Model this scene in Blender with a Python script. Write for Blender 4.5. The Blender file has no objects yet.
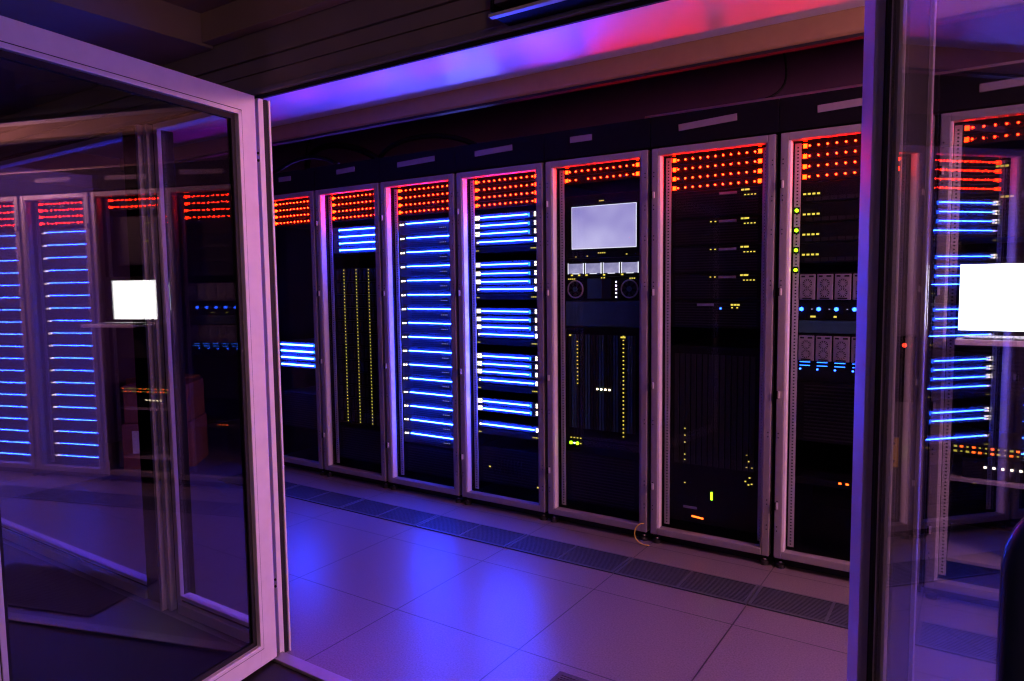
import bpy, bmesh, math, random
from mathutils import Vector, Matrix
random.seed(7)
C = bpy.context.scene.collection
PI = math.pi
# ------------------------------------------------------------------ materials
MATS = {}
def srgb(r, g, b):
    f = lambda c: (c/255/12.92) if c/255 <= .04045 else ((c/255+.055)/1.055)**2.4
    return (f(r), f(g), f(b), 1)
def pbr(name, col, rough=.5, metal=0, noise=0, nscale=40, spec=.5, bump=0, rvar=0):
    m = bpy.data.materials.new(name); m.use_nodes = True; nt = m.node_tree
    b = nt.nodes['Principled BSDF']
    b.inputs['Base Color'].default_value = (*col, 1); b.inputs['Roughness'].default_value = rough
    b.inputs['Metallic'].default_value = metal; b.inputs['Specular IOR Level'].default_value = spec
    if noise or bump or rvar:
        tc = nt.nodes.new('ShaderNodeTexCoord'); n = nt.nodes.new('ShaderNodeTexNoise')
        n.inputs['Scale'].default_value = nscale; n.inputs['Detail'].default_value = 4
        nt.links.new(tc.outputs['Object'], n.inputs['Vector'])
        if noise:
            r = nt.nodes.new('ShaderNodeMapRange'); r.inputs[3].default_value = 1-noise; r.inputs[4].default_value = 1+noise
            r.inputs[1].default_value = .3; r.inputs[2].default_value = .7
            nt.links.new(n.outputs['Fac'], r.inputs[0])
            mx = nt.nodes.new('ShaderNodeVectorMath'); mx.operation = 'SCALE'; mx.inputs[0].default_value = col
            nt.links.new(r.outputs[0], mx.inputs['Scale']); nt.links.new(mx.outputs[0], b.inputs['Base Color'])
        if rvar:
            r2 = nt.nodes.new('ShaderNodeMapRange'); r2.inputs[3].default_value = rough-rvar; r2.inputs[4].default_value = rough+rvar
            r2.inputs[1].default_value = .3; r2.inputs[2].default_value = .7
            nt.links.new(n.outputs['Fac'], r2.inputs[0]); nt.links.new(r2.outputs[0], b.inputs['Roughness'])
        if bump:
            bp = nt.nodes.new('ShaderNodeBump'); bp.inputs['Strength'].default_value = bump; bp.inputs['Distance'].default_value = .002
            nt.links.new(n.outputs['Fac'], bp.inputs['Height']); nt.links.new(bp.outputs[0], b.inputs['Normal'])
    MATS[name] = m; return m
def emit(name, col, strength, noise=None):
    m = bpy.data.materials.new(name); m.use_nodes = True; nt = m.node_tree
    for n in list(nt.nodes): nt.nodes.remove(n)
    o = nt.nodes.new('ShaderNodeOutputMaterial'); e = nt.nodes.new('ShaderNodeEmission')
    e.inputs[0].default_value = (*col, 1); e.inputs[1].default_value = strength
    if noise:                       # soft cloudy picture shown on a screen
        tc = nt.nodes.new('ShaderNodeTexCoord'); n = nt.nodes.new('ShaderNodeTexNoise'); n.inputs['Scale'].default_value = noise[0]
        n.inputs['Detail'].default_value = 2
        r = nt.nodes.new('ShaderNodeValToRGB')
        r.color_ramp.elements[0].position = .35; r.color_ramp.elements[0].color = (*noise[1], 1)
        r.color_ramp.elements[1].position = .65; r.color_ramp.elements[1].color = (*col, 1)
        nt.links.new(tc.outputs['Object'], n.inputs['Vector']); nt.links.new(n.outputs['Fac'], r.inputs[0]); nt.links.new(r.outputs[0], e.inputs[0])
    nt.links.new(e.outputs[0], o.inputs[0]); MATS[name] = m; return m
def glass(name, f0=.06, tint=(.93, .95, .96)):
    m = bpy.data.materials.new(name); m.use_nodes = True; nt = m.node_tree
    for n in list(nt.nodes): nt.nodes.remove(n)
    N = nt.nodes.new; L = nt.links.new
    o = N('ShaderNodeOutputMaterial'); t = N('ShaderNodeBsdfTransparent'); g = N('ShaderNodeBsdfGlossy'); mx = N('ShaderNodeMixShader')
    t.inputs[0].default_value = (*tint, 1); g.inputs['Roughness'].default_value = 0; g.inputs[0].default_value = (1, 1, 1, 1)
    ge = N('ShaderNodeNewGeometry'); d = N('ShaderNodeVectorMath'); d.operation = 'DOT_PRODUCT'
    L(ge.outputs['Normal'], d.inputs[0]); L(ge.outputs['Incoming'], d.inputs[1])
    ab = N('ShaderNodeMath'); ab.operation = 'ABSOLUTE'; L(d.outputs['Value'], ab.inputs[0])
    s = N('ShaderNodeMath'); s.operation = 'SUBTRACT'; s.inputs[0].default_value = 1; L(ab.outputs[0], s.inputs[1]); s.use_clamp = True
    p = N('ShaderNodeMath'); p.operation = 'POWER'; L(s.outputs[0], p.inputs[0]); p.inputs[1].default_value = 5
    q = N('ShaderNodeMath'); q.operation = 'MULTIPLY_ADD'; L(p.outputs[0], q.inputs[0]); q.inputs[1].default_value = 1-f0; q.inputs[2].default_value = f0
    L(q.outputs[0], mx.inputs[0]); L(t.outputs[0], mx.inputs[1]); L(g.outputs[0], mx.inputs[2]); L(mx.outputs[0], o.inputs[0])
    MATS[name] = m; return m

pbr('black_steel', (.004, .004, .005), .6, 0, .2, spec=.08)
pbr('black_face', (.006, .006, .007), .45, 0, .25, 60, spec=.12)
pbr('server_face', (.035, .035, .04), .3, 0, .2, 60)
pbr('grille_metal', (.055, .065, .075), .4, .1, .1)
pbr('slot_black', (.004, .004, .004), .6)
pbr('frame_paint', (.22, .205, .20), .38, .1, .05, 30)
pbr('rail_steel', (.55, .55, .55), .4, .1, .08)
pbr('white_alu', (.85, .83, .83), .34, 0, .04, 20)
pbr('bead_lit', (.72, .72, .72), .3, .1, .03)  # lightened frame colour for left beads, LED spill put into the colour
pbr('alu_bead', (.30, .29, .29), .35, .3, .05)
pbr('jamb_grey', (.10, .095, .10), .4, .1, .08)
pbr('rubber', (.008, .008, .008), .7)
pbr('beige_paint', (.27, .18, .08), .6, 0, .06, 15)
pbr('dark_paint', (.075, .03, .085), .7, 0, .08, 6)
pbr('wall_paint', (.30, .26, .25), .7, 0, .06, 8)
pbr('white_wall', (.18, .17, .18), .6, 0, .04, 8)
pbr('corridor_ceiling', (.40, .31, .24), .7, 0, .05, 8)
pbr('brushed_metal', (.80, .80, .84), .40, .4)
bb = MATS['brushed_metal'].node_tree.nodes['Principled BSDF']; bb.inputs['Anisotropic'].default_value = .93
tg = MATS['brushed_metal'].node_tree.nodes.new('ShaderNodeTangent'); tg.direction_type = 'RADIAL'; tg.axis = 'X'
MATS['brushed_metal'].node_tree.links.new(tg.outputs[0], bb.inputs['Tangent'])
pbr('label_grey', (.19, .165, .175), .6, 0, .06)
pbr('carton', (.26, .10, .07), .8, 0, .1, 12)
pbr('paper', (.75, .74, .72), .7, 0, .03)
pbr('chrome', (.6, .6, .6), .2, 1, .03)
pbr('screw', (.03, .03, .03), .5, .3)
pbr('cable_black', (.004, .004, .005), .7, spec=.08)
pbr('cable_yellow', (.55, .4, .04), .5)
pbr('module_grey', (.33, .31, .34), .45, .3, .1)
pbr('teal_plastic', (.02, .07, .09), .5, 0, .1)
pbr('conduit', (.40, .32, .22), .5, .2, .1)
pbr('handle_dark', (.02, .03, .08), .25)
pbr('brass', (.65, .5, .12), .35, .8, .05)
pbr('vinyl_dark', (.018, .016, .017), .5, 0, .15, 30, spec=.2)
pbr('mat_dark', (.05, .045, .05), .8, 0, .3, 120)
RS, BS = 175., 205.
emit('red_led', (1, .0055, .0006), RS)
emit('red_halo', (1, .002, .01), .35)  # dim emissive ring standing in for the glow round each red LED
emit('amber_led', (1, .0100, .0006), RS*.35)
emit('blue_bar', (.010, .040, 1), BS)
emit('blue_cap', (.02, .14, 1), 6)
emit('white_led', (.9, .82, 1), 10)
emit('warm_led', (1, .80, .50), 7)
emit('yellow_led', (1, .78, .10), 1.1)
emit('green_led', (.35, 1, .01), 5)
emit('blue_led', (.02, .09, 1), 12)
emit('orange_led', (1, .10, .01), 6)
emit('reader_led', (1, .03, .01), 8)
emit('lilac_screen', (.66, .60, .98), .95, (3.5, (.36, .30, .72)))
emit('white_screen', (1, .98, .94), 9)
emit('small_screen', (.60, .55, .85), .75, (20, (.35, .32, .6)))
emit('screen_edge', (.95, .95, 1), 1.3)
glass('door_glass', .08, (.78, .78, .82))
glass('side_glass', .04, (.93, .95, .96))
glass('rack_glass', .008, (.90, .91, .93))

# floor: 0.605 m raised tiles, joints, speckle
def floor_mat():
    m = pbr('floor_tile', (.2, .2, .2), .34, 0); nt = m.node_tree; b = nt.nodes['Principled BSDF']; N = nt.nodes.new; L = nt.links.new
    tc = N('ShaderNodeTexCoord'); sx = N('ShaderNodeSeparateXYZ'); L(tc.outputs['Object'], sx.inputs[0])
    outs = []
    for ax, off in ((0, 1.98), (1, -2.09)):
        a = N('ShaderNodeMath'); a.operation = 'ADD'; a.inputs[1].default_value = off+60.5; L(sx.outputs[ax], a.inputs[0])
        d = N('ShaderNodeMath'); d.operation = 'DIVIDE'; d.inputs[1].default_value = .605; L(a.outputs[0], d.inputs[0])
        fr = N('ShaderNodeMath'); fr.operation = 'FRACT'; L(d.outputs[0], fr.inputs[0])
        s = N('ShaderNodeMath'); s.operation = 'SUBTRACT'; s.inputs[1].default_value = .5; L(fr.outputs[0], s.inputs[0])
        ab = N('ShaderNodeMath'); ab.operation = 'ABSOLUTE'; L(s.outputs[0], ab.inputs[0]); outs.append(ab)
    mx = N('ShaderNodeMath'); mx.operation = 'MAXIMUM'; L(outs[0].outputs[0], mx.inputs[0]); L(outs[1].outputs[0], mx.inputs[1])
    gt = N('ShaderNodeMath'); gt.operation = 'GREATER_THAN'; gt.inputs[1].default_value = .4958; L(mx.outputs[0], gt.inputs[0])
    n1 = N('ShaderNodeTexNoise'); n1.inputs['Scale'].default_value = 160; n1.inputs['Detail'].default_value = 3; L(tc.outputs['Object'], n1.inputs['Vector'])
    n2 = N('ShaderNodeTexNoise'); n2.inputs['Scale'].default_value = 3; n2.inputs['Detail'].default_value = 3; L(tc.outputs['Object'], n2.inputs['Vector'])
    r = N('ShaderNodeValToRGB'); r.color_ramp.elements[0].position = .3; r.color_ramp.elements[0].color = (.095, .08, .078, 1)
    r.color_ramp.elements[1].position = .7; r.color_ramp.elements[1].color = (.185, .155, .15, 1); L(n1.outputs['Fac'], r.inputs[0])
    m1 = N('ShaderNodeMix'); m1.data_type = 'RGBA'; L(gt.outputs[0], m1.inputs['Factor']); L(r.outputs[0], m1.inputs['A']); m1.inputs['B'].default_value = (.012, .01, .01, 1)
    L(m1.outputs['Result'], b.inputs['Base Color'])
    rr = N('ShaderNodeMapRange'); rr.inputs[1].default_value = .3; rr.inputs[2].default_value = .7; rr.inputs[3].default_value = .32; rr.inputs[4].default_value = .33
    L(n2.outputs['Fac'], rr.inputs[0]); L(rr.outputs[0], b.inputs['Roughness'])
floor_mat()

# ------------------------------------------------------------------ mesh helpers
class MB:
    def __init__(s): s.bm = bmesh.new(); s.m = []
    def mi(s, mat):
        if mat not in s.m: s.m.append(mat)
        return s.m.index(mat)
    def _fin(s, vs, mat, M=None):
        if M is not None: bmesh.ops.transform(s.bm, matrix=M, verts=vs)
        i = s.mi(mat)
        for f in {f for v in vs for f in v.link_faces}: f.material_index = i
    def box(s, x0, x1, y0, y1, z0, z1, mat, bev=0, M=None):
        r = bmesh.ops.create_cube(s.bm, size=1); vs = r['verts']
        bmesh.ops.scale(s.bm, vec=(abs(x1-x0), abs(y1-y0), abs(z1-z0)), verts=vs)
        bmesh.ops.translate(s.bm, vec=((x0+x1)/2, (y0+y1)/2, (z0+z1)/2), verts=vs)
        if bev:
            es = list({e for v in vs for e in v.link_edges})
            q = bmesh.ops.bevel(s.bm, geom=es, offset=bev, segments=2, affect='EDGES', profile=.6)
            vs = list({v for f in q['faces'] for v in f.verts} | {v for v in vs if v.is_valid})
        s._fin(vs, mat, M); return s
    def cyl(s, p, r, d, mat, axis='y', seg=12, r2=None, M=None):
        q = bmesh.ops.create_cone(s.bm, cap_ends=True, segments=seg, radius1=r, radius2=r if r2 is None else r2, depth=d); vs = q['verts']
        R = {'y': Matrix.Rotation(PI/2, 4, 'X'), 'x': Matrix.Rotation(PI/2, 4, 'Y'), 'z': Matrix.Identity(4)}[axis]
        bmesh.ops.transform(s.bm, matrix=Matrix.Translation(p) @ R, verts=vs); s._fin(vs, mat, M); return s
    def tube(s, pts, r, mat, seg=8, closed=False):
        pts = [Vector(p) for p in pts]; rings = []; n = len(pts); up = None; i = s.mi(mat)
        for k, p in enumerate(pts):
            a = pts[k-1] if (k or closed) else p; b = pts[(k+1) % n] if (k < n-1 or closed) else p
            t = (b-a).normalized()
            if up is None: up = t.orthogonal().normalized()
            up = (up - t*up.dot(t)).normalized(); w = t.cross(up)
            rings.append([s.bm.verts.new(p + r*(math.cos(2*PI*j/seg)*up + math.sin(2*PI*j/seg)*w)) for j in range(seg)])
        for k in range(n if closed else n-1):
            A, B = rings[k], rings[(k+1) % n]
            for j in range(seg):
                f = s.bm.faces.new((A[j], A[(j+1) % seg], B[(j+1) % seg], B[j])); f.material_index = i; f.smooth = True
        if not closed:
            for q in (rings[0][::-1], rings[-1]): s.bm.faces.new(q).material_index = i
        return s
    def prism(s, prof, x0, x1, mat):        # (y,z) outline swept along x
        A = [s.bm.verts.new((x0, y, z)) for y, z in prof]; B = [s.bm.verts.new((x1, y, z)) for y, z in prof]; i = s.mi(mat); n = len(prof)
        fs = [s.bm.faces.new((A[k], A[(k+1) % n], B[(k+1) % n], B[k])) for k in range(n)] + [s.bm.faces.new(A[::-1]), s.bm.faces.new(B)]
        for f in fs: f.material_index = i
        return s
    def mesh(s, name):
        bmesh.ops.recalc_face_normals(s.bm, faces=s.bm.faces)
        me = bpy.data.meshes.new(name); s.bm.to_mesh(me); s.bm.free()
        for k in s.m: me.materials.append(MATS[k])
        return me
def link(name, me, parent=None, loc=(0, 0, 0), rz=0, rx=0):
    o = bpy.data.objects.new(name, me); C.objects.link(o); o.location = loc; o.rotation_euler = (rx, 0, rz)
    if parent: o.parent = parent
    return o
def thing(name, label, cat, loc=(0, 0, 0), rz=0, group=None):
    o = link(name, None, None, loc, rz); o.empty_display_size = .05
    return tag(o, label, cat, group)
def tag(o, label, cat, group=None):
    o['label'] = label; o['category'] = cat
    if group: o['group'] = group
    return o
def struct(name, mb, loc=(0, 0, 0), rz=0):
    o = link(name, mb.mesh(name), None, loc, rz); o['kind'] = 'structure'; return o
CACHE = {}
def part(name, key, fn, parent, loc=(0, 0, 0), rz=0):   # repeated parts share their mesh
    if key not in CACHE:
        b = MB(); fn(b); CACHE[key] = b.mesh(name)
    return link(name, CACHE[key], parent, loc, rz)
def ordw(i): return ['first', 'second', 'third', 'fourth', 'fifth', 'sixth', 'seventh', 'eighth', 'ninth', 'tenth', 'eleventh', 'twelfth', 'thirteenth',
    'fourteenth', 'fifteenth', 'sixteenth', 'seventeenth', 'eighteenth', 'nineteenth', 'twentieth'][i]
def nth(i, n): return 'topmost' if i == 0 else ('lowest' if i == n-1 else ordw(i)+' from top')

# ------------------------------------------------------------------ room shell
YW = 1.60          # door wall
XL, XR, YB = -6.3, 3.0, 4.6
struct('floor', MB().box(XL, XR, YW-.05, YB, -.1, 0, 'floor_tile'))
struct('floor_2', MB().box(XL, XR, -2.4, YW-.05, -.1, 0, 'vinyl_dark'))
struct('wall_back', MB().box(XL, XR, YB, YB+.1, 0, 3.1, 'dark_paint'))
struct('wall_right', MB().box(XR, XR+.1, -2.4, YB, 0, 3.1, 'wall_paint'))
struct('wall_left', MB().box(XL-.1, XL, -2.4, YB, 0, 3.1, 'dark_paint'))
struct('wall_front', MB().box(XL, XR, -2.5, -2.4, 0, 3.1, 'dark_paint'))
struct('ceiling', MB().box(XL, XR, 1.7, 3.336, 2.47, 2.55, 'brushed_metal'))
# rounded beige drop in front of the dark recess above the racks
pr = [(3.36, 2.56), (3.34, 2.56), (3.34, 2.40)]
for k in range(9):
    a = PI + k/8*PI/2
    pr.append((3.36+.02*math.cos(a), 2.385+.02*math.sin(a)))
pr += [(3.385, 2.366), (3.385, 2.56)]
struct('trim_1', MB().prism(pr, XL, XR, 'beige_paint'))
struct('trim_shade_strip', MB().box(XL, XR, 3.343, 3.385, 2.352, 2.3655, 'rubber'))  # added black strip that paints the shade under the beige drop
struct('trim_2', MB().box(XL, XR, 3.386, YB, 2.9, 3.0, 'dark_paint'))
# door wall head: front panels with two grooves, black seal, frame
h = MB()
h.box(XL, XR, YW-.005, YW+.08, 2.02, 2.068, 'wall_paint', .002)
h.box(XL, XR, YW-.005, YW+.08, 2.071, 2.116, 'wall_paint', .002)
h.box(XL, XR, YW+.004, YW+.08, 2.10, 2.14, 'dark_paint')
h.box(XL, XR, YW-.012, YW+.08, 2.119, 2.30, 'wall_paint', .002)
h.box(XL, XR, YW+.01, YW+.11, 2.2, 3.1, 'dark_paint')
struct('wall_partition', h)
h = MB().box(XL, XR, YW-.015, YW+.004, 1.998, 2.019, 'alu_bead', .004).box(XL, XR, YW-.004, YW+.006, 1.985, 1.998, 'rubber')
struct('trim_3', h)
# corridor ceiling: lowered bulkhead at the left and a coffer
h = MB().box(XL, -2.32, -2.4, YW-.015, 2.19, 2.32, 'corridor_ceiling').box(-2.32, XR, -2.4, YW-.015, 2.30, 2.42, 'corridor_ceiling')
struct('trim_4', h)
h = MB().box(-2.32, XR, YW-.06, YW-.016, 2.20, 2.30, 'corridor_ceiling', .003)
struct('trim_5', h)
# threshold and fixed glass bays
struct('trim_6', MB().box(-2.12, -.09, YW-.05, YW+.0, .0005, .012, 'alu_bead', .002))
def bay(n, x0, x1, zb=.055):
    fr = MB()
    fr.box(x0, x1, YW-.02, YW+.05, zb-.055, zb-.012, 'white_alu', .004)
    fr.box(x0, x1, YW+.0, YW+.03, zb-.012, zb, 'rubber')
    fr.box(x0, x1, YW-.006, YW+.036, zb, zb+.016, 'white_alu', .003)
    fr.box(x0, x1, YW-.010, YW+.04, 1.962, 1.985, 'white_alu', .004)
    o = struct('window_%d' % n, fr)
    g = link('glass_pane', MB().box(x0, x1, YW+.011, YW+.017, zb+.016, 1.962, 'side_glass').mesh('glass_pane'), o)
    return o
bay(1, -2.722, -2.118); bay(2, -6.2, -2.97); bay(3, -.088, 2.4)
# mullion of three strips, black column beside it
mu = MB()
for a, b, y, mt in ((-2.815, -2.797, -.042, 'white_alu'), (-2.797, -2.784, -.024, 'chrome'), (-2.784, -2.766, -.024, 'white_alu'), (-2.766, -2.748, .002, 'rubber'), (-2.748, -2.723, -.006, 'white_alu')):
    mu.box(a, b, YW+y, YW+.012, 0, 1.985, mt, .003 if mt == 'white_alu' else 0)
struct('trim_7', mu)
struct('wall_column', MB().box(-2.97, -2.816, YW-.01, YW+.12, 0, 1.985, 'black_steel', .004))
# left jamb of the doorway: light face, black seal, bright edge
j = MB().box(-2.117, -2.086, YW-.012, YW+.008, 0, 1.985, 'white_alu', .002).box(-2.117, -2.089, YW+.008, YW+.028, 0, 1.985, 'rubber').box(-2.117, -2.083, YW+.028, YW+.036, 0, 1.985, 'white_alu', .002)
for z in (1.775, 1.80, .26, .285): j.cyl((-2.094, YW-.0135, z), .0045, .005, 'screw')
struct('trim_8', j)
# right jamb
j = MB().box(-.205, -.172, YW-.01, YW+.05, 0, 1.985, 'alu_bead', .003).box(-.172, -.166, YW+.005, YW+.045, 0, 1.985, 'rubber')
j.box(-.166, -.098, YW-.014, YW+.03, 0, 1.985, 'jamb_grey', .003).box(-.098, -.091, YW-.018, YW+.03, 0, 1.985, 'alu_bead', .002)
struct('trim_9', j)
# stub of white wall inside, left of the racks
struct('wall_stub', MB().box(-5.30, -5.20, YW+.07, 2.56, 0, 2.13, 'white_wall', .004))
struct('baseboard_left', MB().box(-5.20, -5.188, YW+.07, 2.56, .0005, .11, 'label_grey', .003))

# ------------------------------------------------------------------ the two glass door leaves
def leaf(n, hinge, ang, side, W=.972):
    # local x runs from the hinge to the free edge, local -y is the face the camera sees
    root = link('door_%d' % n, None, None, (hinge[0], hinge[1], 0), ang); root['kind'] = 'structure'; root.empty_display_size = .05
    z0, z1, s, T = .014, 1.984, .082, .024
    y0, y1 = (-T, T)
    fr = MB()
    for a, b in ((0.004, s), (W-s, W)): fr.box(a, b, y0, y1, z0, z1, 'white_alu', .003)
    fr.box(s-.002, W-s+.002, y0, y1, z1-s+.006, z1, 'white_alu', .003); fr.box(s-.002, W-s+.002, y0, y1, z0, z0+s-.006, 'white_alu', .003)
    link('frame', fr.mesh('frame'), root)
    bd = MB(); b0, b1 = s, W-s; zz0, zz1 = z0+s-.006, z1-s+.006
    for sg in (1, -1):
        ya, yb = sorted((sg*T*1.12, sg*.0125))
        bd.box(b0-.014, b0, ya, yb, zz0-.014, zz1+.014, 'white_alu', .002); bd.box(b1, b1+.014, ya, yb, zz0-.014, zz1+.014, 'white_alu', .002)
        bd.box(b0-.014, b1+.014, ya, yb, zz1, zz1+.014, 'white_alu', .002); bd.box(b0-.014, b1+.014, ya, yb, zz0-.014, zz0, 'white_alu', .002)
    for sg in (1, -1):
        ya, yb = sorted((sg*T*1.0, sg*(T+.0006)))
        bd.box(b0-.0165, b0-.014, ya, yb, zz0-.0165, zz1+.0165, 'rubber'); bd.box(b1+.014, b1+.0165, ya, yb, zz0-.0165, zz1+.0165, 'rubber')
        bd.box(b0-.0165, b1+.0165, ya, yb, zz1+.014, zz1+.0165, 'rubber'); bd.box(b0-.0165, b1+.0165, ya, yb, zz0-.0165, zz0-.014, 'rubber')
    link('glazing_bead', bd.mesh('glazing_bead'), root)
    gk = MB()
    for sg in (1, -1):
        ya, yb = sorted((sg*.0095, sg*.004))
        gk.box(b0, b0+.016, ya, yb, zz0, zz1, 'rubber'); gk.box(b1-.016, b1, ya, yb, zz0, zz1, 'rubber')
        gk.box(b0, b1, ya, yb, zz1-.016, zz1, 'rubber'); gk.box(b0, b1, ya, yb, zz0, zz0+.016, 'rubber')
    link('gasket', gk.mesh('gasket'), root)
    link('glass_pane', MB().box(b0-.005, b1+.005, -.003, .003, zz0-.005, zz1+.005, 'door_glass').mesh('glass_pane'), root)
    for z in (.25, 1.0, 1.75):
        link('hinge', MB().cyl((.0, side*.0, z), .008, .09, 'white_alu', 'z').mesh('hinge'), root)
    return root
AL, AR = math.radians(9.15), math.radians(23.4)
dl = leaf(1, (-2.093, 1.562), -PI/2+AL, 1)
# the visible face sits towards the doorway
dr = leaf(2, (-.187, 1.565), -PI/2+AR, 1)
# big dark pull handle on the right leaf: rounded upright loop standing off the glass
def pull(root, sgn, x, za, zb, out, r, mat):
    pts = [(x, sgn*.02, za), (x, sgn*(out-.05), za)]
    for k in range(1, 6): a = k/6*PI/2; pts.append((x, sgn*(out-.05+.05*math.sin(a)), za+.05*(1-math.cos(a))))
    pts.append((x, sgn*out, za+.05)); pts.append((x, sgn*out, zb-.05))
    for k in range(1, 6): a = k/6*PI/2; pts.append((x, sgn*(out-.05*(1-math.cos(a))), zb-.05+.05*math.sin(a)))
    pts += [(x, sgn*(out-.05), zb), (x, sgn*.02, zb)]
    o = link('pull_handle', MB().tube(pts, r, mat, 14).mesh('pull_handle'), root)
    return o
hd = pull(dr, -1, .905, .62, 1.16, .150, .015, 'handle_dark'); hd['label'] = 'black pull handle'


# card reader and strike plate on the right jamb
t = thing('card_reader', 'slim black card reader with a red light on the right door jamb', 'card reader', (-.122, YW-.014, 1.10))
link('casing', MB().box(-.020, .020, -.022, 0, 0, .13, 'black_steel', .004).mesh('casing'), t)
link('indicator_light', MB().cyl((0, -.0235, .112), .004, .004, 'reader_led').mesh('indicator_light'), t)
t = thing('strike_plate', 'small brass strike plate on the right door jamb below the card reader', 'lock plate', (-.137, YW-.0145, .965))
link('plate', MB().box(-.009, .009, -.004, 0, 0, .06, 'brass', .001).cyl((0, -.005, .012), .003, .003, 'screw').cyl((0, -.005, .048), .003, .003, 'screw').mesh('plate'), t)
# louvred closer housing above the doorway
t = thing('louvre_vent', 'black louvred housing with a pale lower edge above the doorway', 'vent', (-1.05, YW-.10, 2.006))
v = MB().box(0, .012, 0, .085, .012, .16, 'black_steel', .002).box(.9, .912, 0, .085, .012, .16, 'black_steel', .002).box(.012, .9, .07, .085, .012, .16, 'slot_black')
link('housing', v.mesh('housing'), t)
for k in range(5):
    link('slat', MB().box(.012, .9, .0, .06, .030+k*.027, .040+k*.027, 'alu_bead', .002).mesh('slat'), t)
link('lower_edge', MB().box(-.004, .916, -.004, .016, 0, .008, 'white_alu', .002).box(0, .912, .016, .085, .004, .012, 'black_steel').mesh('lower_edge'), t)['label'] = 'pale lower edge'

# floor grilles in front of the racks
for i in range(9):
    x0 = -1.98-.605*4 + i*.605 - .0
    name = ['far left end beside the first rack', 'in front of the first rack', 'in front of the yellow-dotted rack', 'in front of the evenly blue-lined rack', 'in front of the rack with grouped blue lines',
            'in front of the monitor rack', 'in front of the red-dotted dark rack', 'in front of the rack with green side lights', 'in front of the white console rack'][i]
    t = thing('floor_grille', 'dark slotted floor grille '+name, 'floor grille', (x0, 2.89, .0005), 0, 'slotted floor grilles')
    fr = MB().box(.003, .602, .0, .012, 0, .006, 'grille_metal').box(.003, .602, .205, .217, 0, .006, 'grille_metal').box(.003, .015, .012, .205, 0, .006, 'grille_metal').box(.590, .602, .012, .205, 0, .006, 'grille_metal').box(.297, .308, .012, .205, 0, .006, 'grille_metal')
    link('frame', fr.mesh('frame'), t)
    part('slats', 'grille_slats', lambda b: [b.box(.015, .590, .018+k*.0125, .024+k*.0125, 0, .005, 'grille_metal') for k in range(15)] and b.box(.015, .59, .012, .205, 0, .001, 'black_steel'), t)

t = thing('floor_mat', 'dark ribbed mat lying on the tiles inside the doorway at the bottom edge', 'mat', (-1.17, 1.66, .0005))
link('mat_body', MB().box(0, .85, 0, .375, 0, .007, 'mat_dark', .002).mesh('mat_body'), t)
part('ribs', 'ribs', lambda b: [b.box(.02, .83, .015+k*.012, .021+k*.012, .006, .009, 'mat_dark') for k in range(29)], t)
# ------------------------------------------------------------------ racks
YR = 3.345
CX = {i: -1.087+(i-6)*.611 for i in range(1, 11)}
RK = {1: 'leftmost rack beside the pink door frame', 2: 'rack with three dotted yellow columns', 3: 'rack with evenly spaced blue lines', 4: 'rack with grouped blue lines',
      5: 'rack holding the lilac monitor', 6: 'mostly dark rack right of the monitor rack', 7: 'rack with green side lights', 8: 'rack with the white console screen',
      9: 'blue-lined rack beside the console rack', 10: 'last blue-lined rack at the right end'}
def door_frame(b):
    w, z0, z1, t, d = .2945, .05, 1.995, .034, .05
    b.box(-w, -w+t, 0, d, z0, z1, 'frame_paint', .004); b.box(w-t, w, 0, d, z0, z1, 'frame_paint', .004)
    b.box(-w+t, w-t, 0, d, z1-t, z1, 'frame_paint', .004); b.box(-w+t, w-t, 0, d, z0, z0+t, 'frame_paint', .004)
    b.box(-w+t-.002, -w+t+.010, .006, d-.004, z0+t, z1-t, 'bead_lit', .003); b.box(w-t-.010, w-t+.002, .006, d-.004, z0+t, z1-t, 'frame_paint', .003)
    for x in (-w+.012, w-.012):
        for z in (.18, .30, .62, 1.32, 1.55, 1.70, 1.86):
            b.cyl((x, -.0005, z), .0035, .003, 'screw', seg=8); b.cyl((x, -.0005, z+.02), .0035, .003, 'screw', seg=8)
def rail(b):
    b.box(-.0135, .0135, 0, .004, .09, 1.955, 'rail_steel')
    for k in range(124): b.box(-.0035, .0035, -.0008, .003, .10+k*.0149, .106+k*.0149, 'slot_black')
def cabinet(b):
    for s in (-1, 1): b.box(s*.300, s*.3045, .052, .95, .03, 2.15, 'black_steel')
    b.box(-.3, .3, .945, .95, .03, 2.15, 'black_steel'); b.box(-.3, .3, .052, .945, .03, .05, 'black_steel')
    for s in (-1, 1): b.box(s*.257, s*.300, .052, .07, .05, 2.0, 'black_steel')
def top_cover(b):
    b.box(-.3045, .3045, .008, .05, 2.003, 2.15, 'black_steel', .003); b.box(-.3, .3, .05, .945, 2.13, 2.15, 'black_steel')
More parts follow.
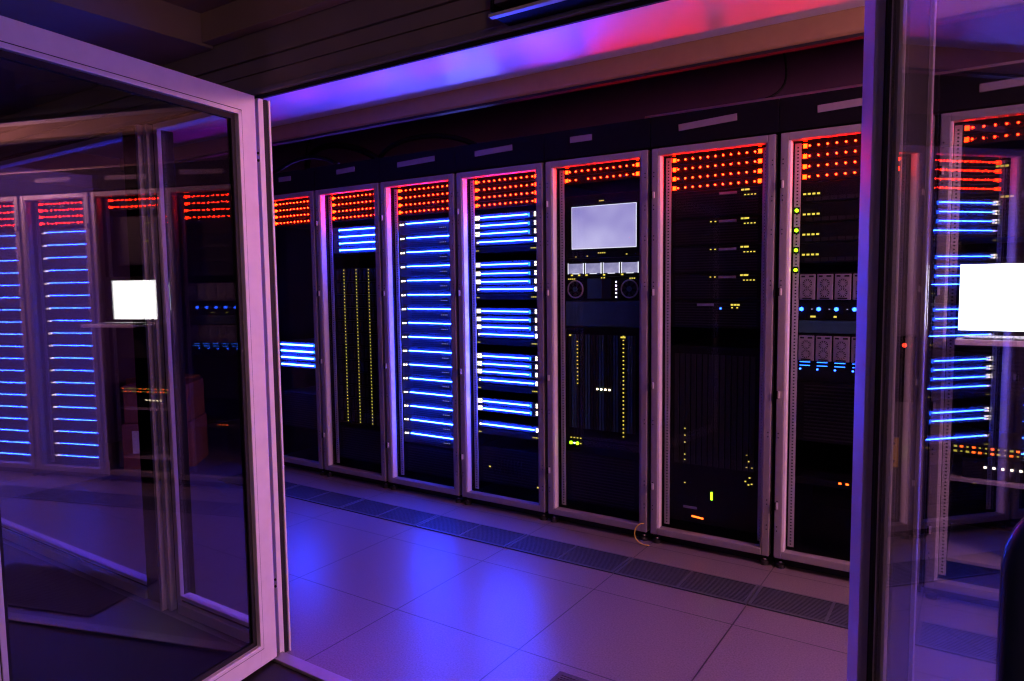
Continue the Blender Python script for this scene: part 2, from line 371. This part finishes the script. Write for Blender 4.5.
for i in range(1, 11):
    L = {1: 'black server rack, leftmost of the row beside the pink door frame', 2: 'black server rack with three dotted yellow columns under four blue bars',
         3: 'black server rack filled with evenly spaced blue lines', 4: 'black server rack with blue lines in separate groups',
         5: 'black server rack holding a lilac monitor and four small screens', 6: 'mostly dark server rack with four red rows, right of the monitor rack',
         7: 'black server rack with green side lights and blue dots, behind the right door edge', 8: 'black server rack with a white console screen behind the right glass door',
         9: 'blue-lined server rack seen reflected in the left glass door, beside the console rack', 10: 'blue-lined server rack at the far right end, reflected in the left glass door'}[i]
    r = thing('server_rack', L, 'server rack', (CX[i], YR, 0), 0, 'row of server racks')
    part('cabinet', 'cab', cabinet, r); part('top_cover', 'topc', top_cover, r)
    part('plinth', 'plinth', lambda b: b.box(-.29, .29, .07, .94, .018, .03, 'black_steel').box(-.3, .3, .06, .08, .0, .05, 'slot_black'), r)
    for s in (-1, 1):
        part('foot', 'foot', lambda b: b.cyl((0, 0, .009), .022, .018, 'rubber', 'z').cyl((0, 0, .02), .008, .02, 'chrome', 'z'), r, (s*.27, .03, 0))
    d = part('door', 'rdoor', door_frame, r)
    if i != 8:
        part('glass_pane', 'rglass', lambda b: b.box(-.257, .257, .034, .038, .09, 1.955, 'rack_glass'), d)
    for z in (.30, .82, 1.29, 1.77):
        part('hinge', 'rhinge', lambda b: b.box(-.010, .006, -.010, 0, -.016, .016, 'rail_steel', .002).cyl((-.006, -.012, 0), .004, .036, 'black_steel', 'z', 8), d, (-.283, 0, z))
    for s in (-1, 1): part('mounting_rail', 'rail', rail, r, (s*.2355, .075, 0))
    pz, pw, po, tilt = {1: (2.12, .13, .0, .00), 2: (2.12, .17, .0, -.03), 3: (2.114, .30, .0, -.03), 4: (2.115, .26, -.03, -.03), 5: (2.115, .13, -.08, 0), 6: (2.108, .28, -.02, -.05),
                        7: (2.105, .33, .02, -.03), 8: (2.10, .34, .0, -.03), 9: (2.11, .3, 0, 0), 10: (2.11, .3, 0, 0)}[i]
    p = link('label_plate', MB().box(-pw/2, pw/2, -.004, 0, -.016, .016, 'label_grey', .002).mesh('label_plate'), r, (po, .008, pz-.02)); p.rotation_euler[1] = tilt
    p['label'] = 'pale grey label strip'

def led(parent, key, u, z, y=.0):
    part('indicator_light', 'led_'+key, LEDS[key], parent, (u, y, z))
LEDS = {
 'wdim': lambda b: b.box(-.003, .003, -.003, 0, -.002, .002, 'small_screen'),
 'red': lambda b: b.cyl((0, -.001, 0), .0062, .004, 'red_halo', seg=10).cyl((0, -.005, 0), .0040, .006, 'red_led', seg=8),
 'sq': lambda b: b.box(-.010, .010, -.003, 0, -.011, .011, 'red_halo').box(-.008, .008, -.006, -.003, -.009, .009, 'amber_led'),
 'whitesq': lambda b: b.box(-.008, .008, -.004, 0, -.006, .006, 'white_led'),
 'warmsq': lambda b: b.box(-.005, .005, -.004, 0, -.0045, .0045, 'warm_led'),
 'wsmall': lambda b: b.box(-.0035, .0035, -.003, 0, -.0025, .0025, 'white_led'),
 'yel': lambda b: b.box(-.006, .006, -.003, 0, -.004, .004, 'yellow_led'),
 'ysm': lambda b: b.box(-.0038, .0038, -.003, 0, -.0026, .0026, 'yellow_led'),
 'grn': lambda b: b.cyl((0, -.003, 0), .009, .006, 'green_led', seg=10),
 'blu': lambda b: b.cyl((0, -.002, 0), .009, .006, 'blue_led', seg=10),
 'bsm': lambda b: b.cyl((0, -.002, 0), .0045, .004, 'blue_led', seg=8),
 'org': lambda b: b.box(-.006, .006, -.003, 0, -.004, .004, 'orange_led'),
 'cap': lambda b: b.box(-.004, .004, -.004, 0, -.010, .010, 'blue_cap'),
}
def chassis(b, hh, dep=.55, mat='black_face'):
    b.box(-.2205, .2205, 0, dep, -hh, hh, mat, .0015)
    n = int(hh*2/.012)
    if hh > .03:
        for k in range(n): b.box(-.13, .17, -.0012, .004, -hh+.008+k*.012, -hh+.013+k*.012, 'slot_black')
YF = .085
# red dotted units
def red_unit(i, k, z, n, skip=()):
    t = thing('fan_tray', 'red-dotted tray, %s in the %s' % (nth(k, n), RK[i]), 'fan tray', (CX[i], YR+YF, z-.0215), 0, 'red-dotted trays of the '+RK[i])
    part('chassis', 'redch', lambda b: b.box(-.2205, .2205, 0, .5, .0005, .0425, 'black_face', .0015), t)
    led(t, 'sq', -.207, .0215)
    led(t, 'sq', .207, .0215)
    for q in range(11):
        if q not in skip: led(t, 'red', -.188+q*.0372, .0215)
for i in range(1, 11):
    n = 2 if i in (5, 8) else 4
    for k in range(n):
        red_unit(i, k, 1.941-k*.0455, n, (2,) if (i == 5 and k == 1) else ())
# blue barred servers
def bar_server(i, k, n, z, hh, u0, u1, dz=0., thick=.0023, left='', right='', extra=()):
    t = thing('blade_server', 'blue-barred server, %s in the %s' % (nth(k, n), RK[i]), 'server', (CX[i], YR+YF, z-dz-hh), 0, 'blue-barred servers of the '+RK[i])
    part('chassis', 'ch%.4f' % hh, lambda b: chassis(b, hh-.0008, .55, 'server_face'), t, (0, 0, hh))
    key = 'bar%.3f_%.3f_%.4f' % (u0, u1, thick)
    part('light_bar', key, lambda b: b.box(u0, u1, -.012, -.004, -thick, thick, 'blue_bar', .001).box(u0+.003, u1-.003, -.004, 0, -.002, .002, 'black_face'), t, (0, 0, hh+dz))
    for kk, u, zo in extra: led(t, kk, u, hh+dz+zo)
for k in range(4):
    bar_server(1, k, 4, [.915, .868, .820, .768][k], .0222, -.198, .150, 0, .0045, extra=(('cap', .160, 0), ('wsmall', .172, -.002), ('wsmall', .172, -.012)))
    bar_server(2, k, 4, [1.720, 1.675, 1.630, 1.584][k], .0222, -.153, .205, 0, .0028, extra=(('cap', -.158, 0),))
ex3 = (('warmsq', -.205, -.004), ('warmsq', -.184, -.003)) + tuple(('wdim', .118+q*.014, -.036) for q in range(4))
for k in range(16): bar_server(3, k, 16, 1.730-k*.0901, .0440, -.152, .200, .022, .0023, extra=ex3)
ex4 = tuple(('warmsq', s*.205+o, zz) for s in (-1, 1) for o in (-.008, .008) for zz in (-.007, .007)) + (('cap', .156, -.002),)
exw = (('whitesq', .200, -.006), ('whitesq', .200, .004), ('warmsq', -.205, -.002))
Z4 = [(1.732, 0), (1.684, 0), (1.637, 0), (1.589, 1), (1.455, 0), (1.403, 0), (1.355, 0), (1.311, 1), (1.181, 0), (1.133, 0), (1.086, 0), (1.043, 1), (.912, 0), (.865, 0), (.818, 0), (.768, 1), (.638, 0), (.594, 0), (.498, 1)]
for k, (z, w) in enumerate(Z4):
    bar_server(4, k, len(Z4), z, .0205, -.188 if w else -.178, .182 if w else .149, 0, .0024 if w else .0025, extra=exw if w else ex4)
    if w:
        t = thing('patch_strip', 'thin dark strip with tiny yellow lights, %s of the grouped blue-line rack' % nth((k+1)//4-1 if k < 16 else 4, 5), 'patch panel', (CX[4], YR+YF, z-.062), 0, 'dark strips between blue groups')
        part('chassis', 'strip', lambda b: b.box(-.2205, .2205, 0, .4, 0, .034, 'black_face', .0015), t)
        for u in (-.215, -.203): led(t, 'ysm', u, .012)
        for u in (.170, .182, .194, .206): led(t, 'ysm', u, .016)
for i in (9, 10):
    exr = (('warmsq', .205, -.006), ('whitesq', .184, -.003))
    for k in range(19): bar_server(i, k, 19, 1.742-k*.0888 - (.012 if i == 10 else 0), .0436, -.200, .160, .02, .0025, extra=exr)
# rack 2: twelve shelves with three columns of yellow lights
for k in range(12):
    t = thing('disk_shelf', 'yellow-dotted disk shelf, %s in the %s' % (nth(k, 12), RK[2]), 'disk shelf', (CX[2], YR+YF, 1.459-(k+1)*.0890), 0, 'disk shelves of the dotted rack')
    part('chassis', 'shelfch', lambda b: (b.box(-.2205, .2205, 0, .5, .0005, .0880, 'black_face', .0015), [b.box(-.2+q*.036, -.2+q*.036+.028, -.002, .002, .012, .078, 'slot_black') for q in range(12)]), t)
    for u in (-.126, -.008, .108):
        for q in range(4): led(t, 'ysm', u, .012+q*.0222, -.001)
# rack 1: unlit chassis at the bottom
def plain(i, z0, z1, label, cat='server', name='server_chassis', slots=True, mat='black_face'):
    t = thing(name, label, cat, (CX[i], YR+YF, z0))
    m = MB().box(-.2205, .2205, 0, .55, .0008, z1-z0-.0008, mat, .002)
    if slots:
        n = int((z1-z0)/.016)
        for k in range(1, n): m.box(-.19, .19, -.0015, .003, k*(z1-z0)/n-.003, k*(z1-z0)/n+.003, 'slot_black')
    link('chassis', m.mesh('chassis'), t)
    return t
plain(1, .30, .56, 'unlit black chassis near the bottom of the leftmost rack')
plain(2, .13, .36, 'unlit black chassis at the bottom of the yellow-dotted rack')
plain(3, .12, .30, 'unlit black chassis below the evenly spaced blue lines')
t = plain(4, .14, .36, 'dark chassis with one yellow light below the grouped blue lines'); led(t, 'yel', -.14, .10); led(t, 'yel', .20, .02)
for u in range(9): part('cable', 'pc', lambda b: b.tube([(0, -.006, .0), (.004, -.02, -.03), (.0, -.018, -.07), (.002, -.004, -.10)], .0025, 'cable_black', 6), t, (-.10+u*.024, 0, .16))

# rack 5 ---------------------------------------------------------------
R = (CX[5], YR)
t = thing('rack_monitor', 'flat monitor showing a lilac cloudy picture in the middle rack', 'monitor', (CX[5], YR+YF, 1.475))
link('bezel', MB().box(-.2205, .2205, 0, .06, 0, .335, 'black_face', .004).mesh('bezel'), t)
s = link('screen', MB().box(-.187, .187, -.003, .001, -.111, .111, 'lilac_screen').mesh('screen'), t, (.010, 0, .163))
link('screen_border', MB().box(-.190, .190, -.002, .001, .111, .114, 'screen_edge').box(-.190, .190, -.002, .001, -.114, -.111, 'screen_edge').box(-.190, -.187, -.002, .001, -.114, .114, 'screen_edge').box(.187, .190, -.002, .001, -.114, .114, 'screen_edge').mesh('screen_border'), t, (.010, 0, .163))
for u in (-.010, 0, .010): led(t, 'ysm', u, .30)
for u, z in ((-.018, .025), (-.006, .025), (.006, .025), (.018, .025), (-.155, .008), (-.085, .010), (.145, .014)): led(t, 'ysm', u, z)
t = thing('rack_display_unit', 'unit with four small lit screens under the lilac monitor', 'display unit', (CX[5], YR+YF, 1.375))
link('chassis', MB().box(-.2205, .2205, 0, .4, 0, .098, 'black_face', .002).mesh('chassis'), t)
for k in range(4):
    q = link('small_screen', MB().box(-.046, .046, -.004, .001, -.0265, .0265, 'small_screen').mesh('small_screen'), t, (-.155+k*.1065, 0, .044))
    link('screen_border', MB().box(-.048, -.045, -.006, .001, -.029, .029, 'screen_edge').box(.045, .048, -.006, .001, -.029, .029, 'screen_edge').box(-.02, .02, -.006, .001, -.030, -.0265, 'screen_edge').mesh('screen_border'), q)
for u in (-.18, -.135, -.09, .015, .12): led(t, 'yel', u, .008)
t = thing('fan_unit', 'dark unit with two round fans below the four small screens', 'fan unit', (CX[5], YR+YF, 1.245))
m = MB().box(-.2205, .2205, 0, .4, .0008, .128, 'black_face', .002).box(-.085, .0, -.003, .001, .012, .118, 'teal_plastic', .002).box(.0, .055, -.002, .001, .012, .118, 'slot_black')
link('chassis', m.mesh('chassis'), t)
def fan(b):
    b.tube([(.046*math.cos(a*PI/12), -.003, .046*math.sin(a*PI/12)) for a in range(24)], .004, 'module_grey', 6, True)
    b.cyl((0, -.001, 0), .044, .004, 'slot_black', seg=24); b.cyl((0, -.006, 0), .014, .008, 'teal_plastic', seg=16)
    for k in range(7):
        b.box(-.006, .006, -.005, -.003, .012, .042, 'black_face', 0, Matrix.Rotation(k*2*PI/7, 4, 'Y'))
for u in (-.158, .162): part('fan', 'fan', fan, t, (u, 0, .062))
for k in range(5): led(t, 'wsmall', .085, .02+k*.02)
for u in (-.2, -.188, -.176, -.164, .165, .177, .189): led(t, 'ysm', u, .118)
for u in (.0, .016): led(t, 'ysm', u, .122)
plain(5, 1.105, 1.243, 'dark teal drawer with closed front below the two round fans', 'drawer', 'closed_chassis', False, 'teal_plastic')
t = thing('storage_chassis', 'tall dark storage chassis with upright slots in the monitor rack', 'storage unit', (CX[5], YR+YF, .44))
m = MB().box(-.2205, .2205, 0, .55, 0, .66, 'black_face', .002)
for k in range(24): m.box(-.20+k*.0168, -.20+k*.0168+.011, -.006, .002, .10, .62, 'teal_plastic' if k % 5 in (1, 2) else 'slot_black', .001)
link('chassis', m.mesh('chassis'), t)
for k in range(26): led(t, 'ysm', .130, .08+k*.0215, -.006)
for k in range(12): led(t, 'ysm', -.145, .35+k*.021, -.006)
led(t, 'yel', -.19, .615, -.006); led(t, 'yel', .12, .612, -.006); led(t, 'yel', .135, .612, -.006)
for k in range(4): led(t, 'warmsq', -.024+k*.024, .326, -.006)
for k in range(8): led(t, ['grn', 'ysm'][k > 2] if k != 1 else 'wsmall', -.19+(k % 4)*.02, .012+(k//4)*.03)
plain(5, .12, .40, 'unlit black chassis at the bottom of the monitor rack')

# rack 6 ---------------------------------------------------------------
for k in range(5):
    z = 1.649-k*.134
    t = thing('storage_server', 'dark server with small yellow lights, %s in the mostly dark rack' % nth(k, 5), 'server', (CX[6], YR+YF, z), 0, 'dark servers of the mostly dark rack')
    part('chassis', 'ss', lambda b: (b.box(-.2205, .2205, 0, .55, .0008, .1325, 'black_face', .002), [b.box(-.2, .2, -.0015, .003, .012+q*.013, .018+q*.013, 'slot_black') for q in range(9)]), t)
    if k < 4:
        part('name_strip', 'ns', lambda b: b.box(-.042, .042, -.006, 0, -.006, .006, 'module_grey', .002), t, (.060, 0, .114 if k else .112))
        for u in (.128, .144, .154): led(t, 'yel', u, .122)
        for q in range(4): led(t, 'ysm', .140+q*.0155, .098)
        if k:
            for u in (-.022, .0): led(t, 'ysm', u, .115)
    else:
        part('name_strip', 'ns', lambda b: b.box(-.042, .042, -.006, 0, -.006, .006, 'module_grey', .002), t, (-.045, 0, .114))
        led(t, 'bsm', .03, .096)
        for u in (.085, .10, .115): led(t, 'yel', u, .114)
        for u in (.085, .11): led(t, 'ysm', u, .10)
t = thing('tower_chassis', 'large unlit chassis with scattered green and yellow lights, low in the mostly dark rack', 'server', (CX[6], YR+YF, .12))
m = MB().box(-.2205, .2205, 0, .55, 0, .90, 'black_face', .002)
for k in range(14): m.box(-.2+k*.029, -.2+k*.029+.022, -.003, .002, .30, .86, 'slot_black', .001)
link('chassis', m.mesh('chassis'), t)
for z in (.60, .565, .529, .467, .44, .32): led(t, 'ysm', -.144, z-.12)
for u, z in ((.165, .50), (.175, .47), (.165, .44), (.19, .44), (.18, .39), (.16, .37), (.175, .355), (.19, .36)): led(t, 'ysm', u, z-.12)
part('indicator_light', 'gtall', lambda b: b.box(-.005, .005, -.004, 0, -.02, .02, 'green_led'), t, (-.005, 0, .151))
for k in range(5): led(t, 'org', -.10+k*.012, .032-.001*k)
part('name_strip', 'ns2', lambda b: b.box(-.035, .035, -.004, 0, -.006, .006, 'module_grey', .001), t, (-.115, 0, .076))

# rack 7 ---------------------------------------------------------------
for k in range(4):
    t = thing('network_switch', 'black switch with four small yellow lights, %s above the fan modules' % nth(k, 4), 'network switch', (CX[7], YR+YF, 1.690-k*.0905), 0, 'switches above the fan modules')
    part('chassis', 'nsw', lambda b: (b.box(-.2205, .2205, 0, .5, .0008, .0895, 'black_face', .002), [b.box(-.2+q*.034, -.172+q*.034, -.0015, .003, .008, .024, 'slot_black') for q in range(12)]), t)
    for q in range(4): led(t, 'yel', -.206+q*.0195, .038)
for k in range(4):
    t = thing('status_lamp', 'glowing green lamp on the left rail, %s of four' % nth(k, 4), 'indicator lamp', (CX[7]-.2355, YR+.075, 1.656-k*.0893), 0, 'green rail lamps')
    part('lens', 'glens', lambda b: b.cyl((0, -.005, 0), .008, .010, 'green_led', seg=12), t)
    part('clip', 'gclip', lambda b: b.box(-.012, .012, -.002, 0, -.015, .015, 'black_steel', .001), t)
def module(b):
    b.box(-.033, .033, -.014, 0, -.057, .057, 'module_grey', .003)
    for z in (-.026, .016):
        b.cyl((0, -.0145, z), .020, .003, 'slot_black', seg=16)
        for a in range(6): b.box(-.0022, .0022, -.018, -.0155, -.019, .019, 'module_grey', 0, Matrix.Translation((0, 0, z)) @ Matrix.Rotation(a*PI/6, 4, 'Y') @ Matrix.Translation((0, 0, 0)))
        b.cyl((0, -.018, z), .006, .004, 'module_grey', seg=10)
    b.box(-.02, .02, -.018, -.014, -.054, -.048, 'slot_black'); b.box(-.026, -.01, -.0155, -.013, .044, .052, 'slot_black'); b.box(.006, .026, -.0155, -.013, .044, .052, 'slot_black')
for tk, (z0, key, lab) in enumerate(((1.160, 'blu', 'blade chassis with pale fan modules and large blue dots in the green-lamp rack'), (.88, 'bsm', 'lower blade chassis with dim fan modules and small blue dots in the green-lamp rack'))):
    t = thing('blade_chassis', lab, 'server chassis', (CX[7], YR+YF, z0), 0, 'blade chassis of the green-lamp rack')
    link('chassis', MB().box(-.2205, .2205, 0, .55, 0, .214, 'black_face', .002).mesh('chassis'), t)
    for k in range(6):
        part('fan_module', 'fm', module, t, (-.184+k*.0735, 0, .150 if not tk else .152))
        led(t, key, -.209+k*.0735, .050 if not tk else .056, -.004)
        if not tk: led(t, 'wdim', -.165+k*.0735, .050)
        else:
            part('light_line', 'll', lambda b: b.box(-.022, .022, -.004, 0, -.0015, .0015, 'blue_cap'), t, (-.190+k*.0735, 0, .072)); part('light_line', 'll', None, t, (-.190+k*.0735, 0, .088))
    if not tk:
        for u in (-.165, -.155, -.067, .035, .05): led(t, 'yel', u, .016)
t = plain(7, 1.10, 1.158, 'dark drawer between the two blade chassis of the green-lamp rack', 'drawer', 'closed_chassis', False, 'teal_plastic')
plain(7, .60, .876, 'unlit black chassis below the lower blade chassis of the green-lamp rack')
t = thing('rack_shelf', 'empty dark shelf near the bottom of the green-lamp rack', 'shelf', (CX[7], YR+YF, .40))
link('shelf_board', MB().box(-.2205, .2205, 0, .5, 0, .012, 'black_face', .002).box(-.2205, .2205, -.002, .006, .0, .03, 'black_face', .002).mesh('shelf_board'), t)
for u in (-.03, 0, .03): led(t, 'org', u, .022)

# rack 8: pull-out console ------------------------------------------------
t = thing('pull_out_console', 'pull-out keyboard console with a bright white screen behind the right glass door', 'computer', (CX[8], YR-.01, 1.105))
link('keyboard_tray', MB().box(-.215, .215, -.20, .55, -.012, .0, 'rail_steel', .003).box(-.215, .215, -.205, -.195, -.014, .008, 'white_alu', .003).mesh('keyboard_tray'), t)
kb = link('keyboard', MB().box(-.19, .11, -.185, -.055, 0, .010, 'black_face', .003).mesh('keyboard'), t)
def keys(b):
    for r_ in range(5):
        for c_ in range(15): b.box(-.184+c_*.0193, -.184+c_*.0193+.016, -.180+r_*.024, -.180+r_*.024+.020, .0105, .015, 'module_grey', .001)
part('keys', 'keys', keys, kb)
link('touchpad', MB().box(.13, .20, -.17, -.08, 0, .004, 'teal_plastic', .001).mesh('touchpad'), t)
link('lid', MB().box(-.215, .215, .0, .018, .012, .315, 'black_steel', .004).mesh('lid'), t)
link('screen', MB().box(-.209, .140, -.003, .0, .030, .290, 'white_screen').mesh('screen'), t)
for u in (-.17, .17): part('lid_hinge', 'lh', lambda b: b.cyl((0, .01, .006), .008, .04, 'chrome', 'x'), t, (u, 0, 0))
t = plain(8, 1.50, 1.83, 'unlit black server above the white console screen')
for u in (-.1, -.085, -.07): led(t, 'yel', u, .28); led(t, 'yel', u+.02, .16)
plain(8, .86, 1.08, 'unlit black chassis right below the keyboard console')
t = thing('ethernet_switch', 'network switch crowded with red, green and yellow lights below the console', 'network switch', (CX[8], YR+YF, .615))
link('chassis', MB().box(-.2205, .2205, 0, .35, 0, .044, 'black_face', .002).mesh('chassis'), t)
for k in range(40):
    led(t, random.choice(['org', 'ysm', 'yel', 'yel', 'ysm']), -.205+(k % 20)*.0212, .012+(k//20)*.02)
for z, nm in ((.50, 'upper'), (.155, 'lower')):
    t = thing('rack_shelf', '%s bare metal shelf low in the console rack' % nm, 'shelf', (CX[8], YR+YF, z))
    link('shelf_board', MB().box(-.2205, .2205, -.01, .5, 0, .014, 'module_grey', .002).mesh('shelf_board'), t)
t = thing('server_chassis', 'small server with white and yellow dots standing on the upper shelf of the console rack', 'server', (CX[8], YR+YF, .514+.001))
link('chassis', MB().box(-.18, .18, .02, .5, 0, .085, 'black_face', .003).mesh('chassis'), t)
for k in range(5): led(t, 'warmsq', -.1+k*.03, .05, .02)

# cables and conduit above the racks --------------------------------------
def bez(p, n=14):
    out = []
    P_ = [Vector(q) for q in p]
    for s_ in range(n+1):
        t_ = s_/n; q = P_[:]
        while len(q) > 1: q = [q[a]*(1-t_)+q[a+1]*t_ for a in range(len(q)-1)]
        out.append(tuple(q[0]))
    return out
o = link('conduit_pipe', MB().tube([(-1.45, 3.43, 2.166), (XR-.05, 3.43, 2.166)], .013, 'conduit', 10).mesh('conduit_pipe')); tag(o, 'thin beige conduit pipe running along the rack tops at the right', 'pipe')
cb = [([(-4.35, 3.75, 2.18), (-4.3, 3.6, 2.42), (-3.7, 3.55, 2.40), (-3.5, 3.7, 2.18)], .022, 'thick black cable arching over the two leftmost racks'),
      ([(-3.40, 3.53, 2.175), (-3.3, 3.5, 2.31), (-2.8, 3.5, 2.33), (-2.6, 3.6, 2.175)], .016, 'black cable arching over the second and third racks'),
      ([(-4.4, 3.45, 2.17), (-4.1, 3.42, 2.26), (-3.9, 3.42, 2.28), (-3.7, 3.45, 2.17)], .013, 'thin black cable in a low arch over the leftmost rack'),
      ([(-1.0, 3.5, 2.18), (-.7, 3.5, 2.19), (-.8, 3.6, 2.30), (-.95, 3.9, 2.75)], .006, 'thin dark wire rising behind the rack tops at the right'),
      ([(-4.5, 3.9, 2.16), (-4.4, 3.7, 2.35), (-4.2, 3.6, 2.5), (-4.0, 3.9, 2.8)], .007, 'thin wire rising from the far left rack top')]
for p, r_, lab in cb:
    o = link('cable', MB().tube(bez(p), r_, 'cable_black', 8).mesh('cable')); tag(o, lab, 'cable', 'cables above the racks')
o = link('cable', MB().tube(bez([(CX[5]+.285, 3.335, .10), (CX[5]+.25, 3.29, .12), (CX[5]+.22, 3.27, .012), (CX[5]+.30, 3.28, .0045), (CX[5]+.33, 3.30, .0045)]), .003, 'cable_yellow', 6).mesh('cable'))
tag(o, 'thin yellow cable looping at the foot of the monitor rack', 'cable')

# cartons standing in the room beyond the glass bay ------------------------
def cartn(x, y, z, w, d, hh, rz, lab, papers):
    t = thing('cardboard_box', lab, 'box', (x, y, z), rz, 'boxes at the left end of the rack row')
    link('carton', MB().box(-w/2, w/2, -d/2, d/2, .001, hh, 'carton', .004).mesh('carton'), t)
    link('tape', MB().box(-.025, .025, -d/2-.0015, d/2+.0015, hh-.06, hh+.0012, 'label_grey').mesh('tape'), t)
    for u, v_, pw, ph in papers:
        link('paper_label', MB().box(u, u+pw, -d/2-.0022, -d/2-.001, v_, v_+ph, 'paper').mesh('paper_label'), t)
cartn(-5.20, 3.00, 0, .50, .38, .34, .75, 'lower red-brown carton with two paper labels, left of the racks', [(-.18, .12, .13, .17), (.03, .05, .15, .20)])
cartn(-5.21, 3.01, .343, .46, .36, .28, .68, 'upper carton on top of the labelled carton, left of the racks', [])
cartn(-5.72, 3.30, 0, .40, .40, .60, .2, 'tall carton with a pale label beside the carton stack', [(.02, .38, .16, .14)])

# ------------------------------------------------------------------ light
def lamp(kind, name, loc, energy, col, size=.1, tgt=None):
    l = bpy.data.lights.new(name, kind); l.energy = energy; l.color = col
    if kind == 'AREA': l.size = size
    else: l.shadow_soft_size = size
    o = bpy.data.objects.new(name, l); C.objects.link(o); o.location = loc
    if tgt: o.rotation_euler = (Vector(tgt)-Vector(loc)).to_track_quat('-Z', 'Y').to_euler()
    return o
lamp('POINT', 'corridor_lamp', (1.6, -1.6, 2.0), 28, (1, .58, .40), .15)
lamp('POINT', 'room_lamp', (1.9, 2.35, 2.2), 260.0, (1, .38, .48), .15)
def strip(x0, x1, e, col, y=3.50):  # unseen coloured lights added over the racks to make the ceiling glow
    l = bpy.data.lights.new('added_ceiling_glow', 'AREA'); l.shape = 'RECTANGLE'; l.size = x1-x0; l.size_y = .03; l.energy = e; l.color = col
    o = bpy.data.objects.new('added_ceiling_glow', l); C.objects.link(o); o.location = ((x0+x1)/2, y, 2.17)
    l.spread = math.radians(110)
    o.rotation_euler = Vector((0, -.87, .5)).to_track_quat('-Z', 'Y').to_euler()
strip(-5.2, -4.35, .8, (.75, .0, 1)); strip(-4.3, -2.95, 1.9, (.16, .06, 1)); strip(-2.85, -2.45, 1.1, (.14, .14, 1)); strip(-2.25, -1.95, .15, (1, .03, .45))
strip(-1.85, -1.2, .8, (1, .001, .01)); strip(-1.1, .1, 1.2, (1, .001, .02)); strip(.4, 2.4, 1.3, (.4, .04, 1))
w = bpy.data.worlds.new('world'); bpy.context.scene.world = w; w.use_nodes = True
w.node_tree.nodes['Background'].inputs[0].default_value = (.02, .015, .03, 1); w.node_tree.nodes['Background'].inputs[1].default_value = .1

# ------------------------------------------------------------------ camera
f = 707.; pitch = math.atan(56.5/f); roll = -.0122; yaw = math.radians(33.6)
Rz = Matrix.Rotation(yaw, 3, 'Z')
fw = Vector((0, math.cos(pitch), -math.sin(pitch))); up = Vector((0, math.sin(pitch), math.cos(pitch))); rt = Vector((1, 0, 0))
r_ = math.cos(roll)*rt + math.sin(roll)*up; u_ = math.cos(roll)*up - math.sin(roll)*rt
fw, r_, u_ = Rz @ fw, Rz @ r_, Rz @ u_
cam = bpy.data.cameras.new('camera'); co = bpy.data.objects.new('camera', cam); C.objects.link(co)
cam.sensor_width = 36; cam.lens = f/1024*36; cam.clip_start = .02
M = Matrix((r_, u_, -fw)).transposed().to_4x4(); M.translation = Vector((0, 0, 1.34)); co.matrix_world = M
S = bpy.context.scene; S.camera = co
S.view_settings.view_transform = 'Standard'; S.view_settings.look = 'None'; S.view_settings.exposure = 0; S.view_settings.gamma = 1; S.view_settings.use_curve_mapping = False
cy = S.cycles; cy.use_denoising = True; cy.max_bounces = 8; cy.transparent_max_bounces = 24; cy.use_light_tree = True; cy.filter_width = 1.2; cy.sample_clamp_indirect = 6
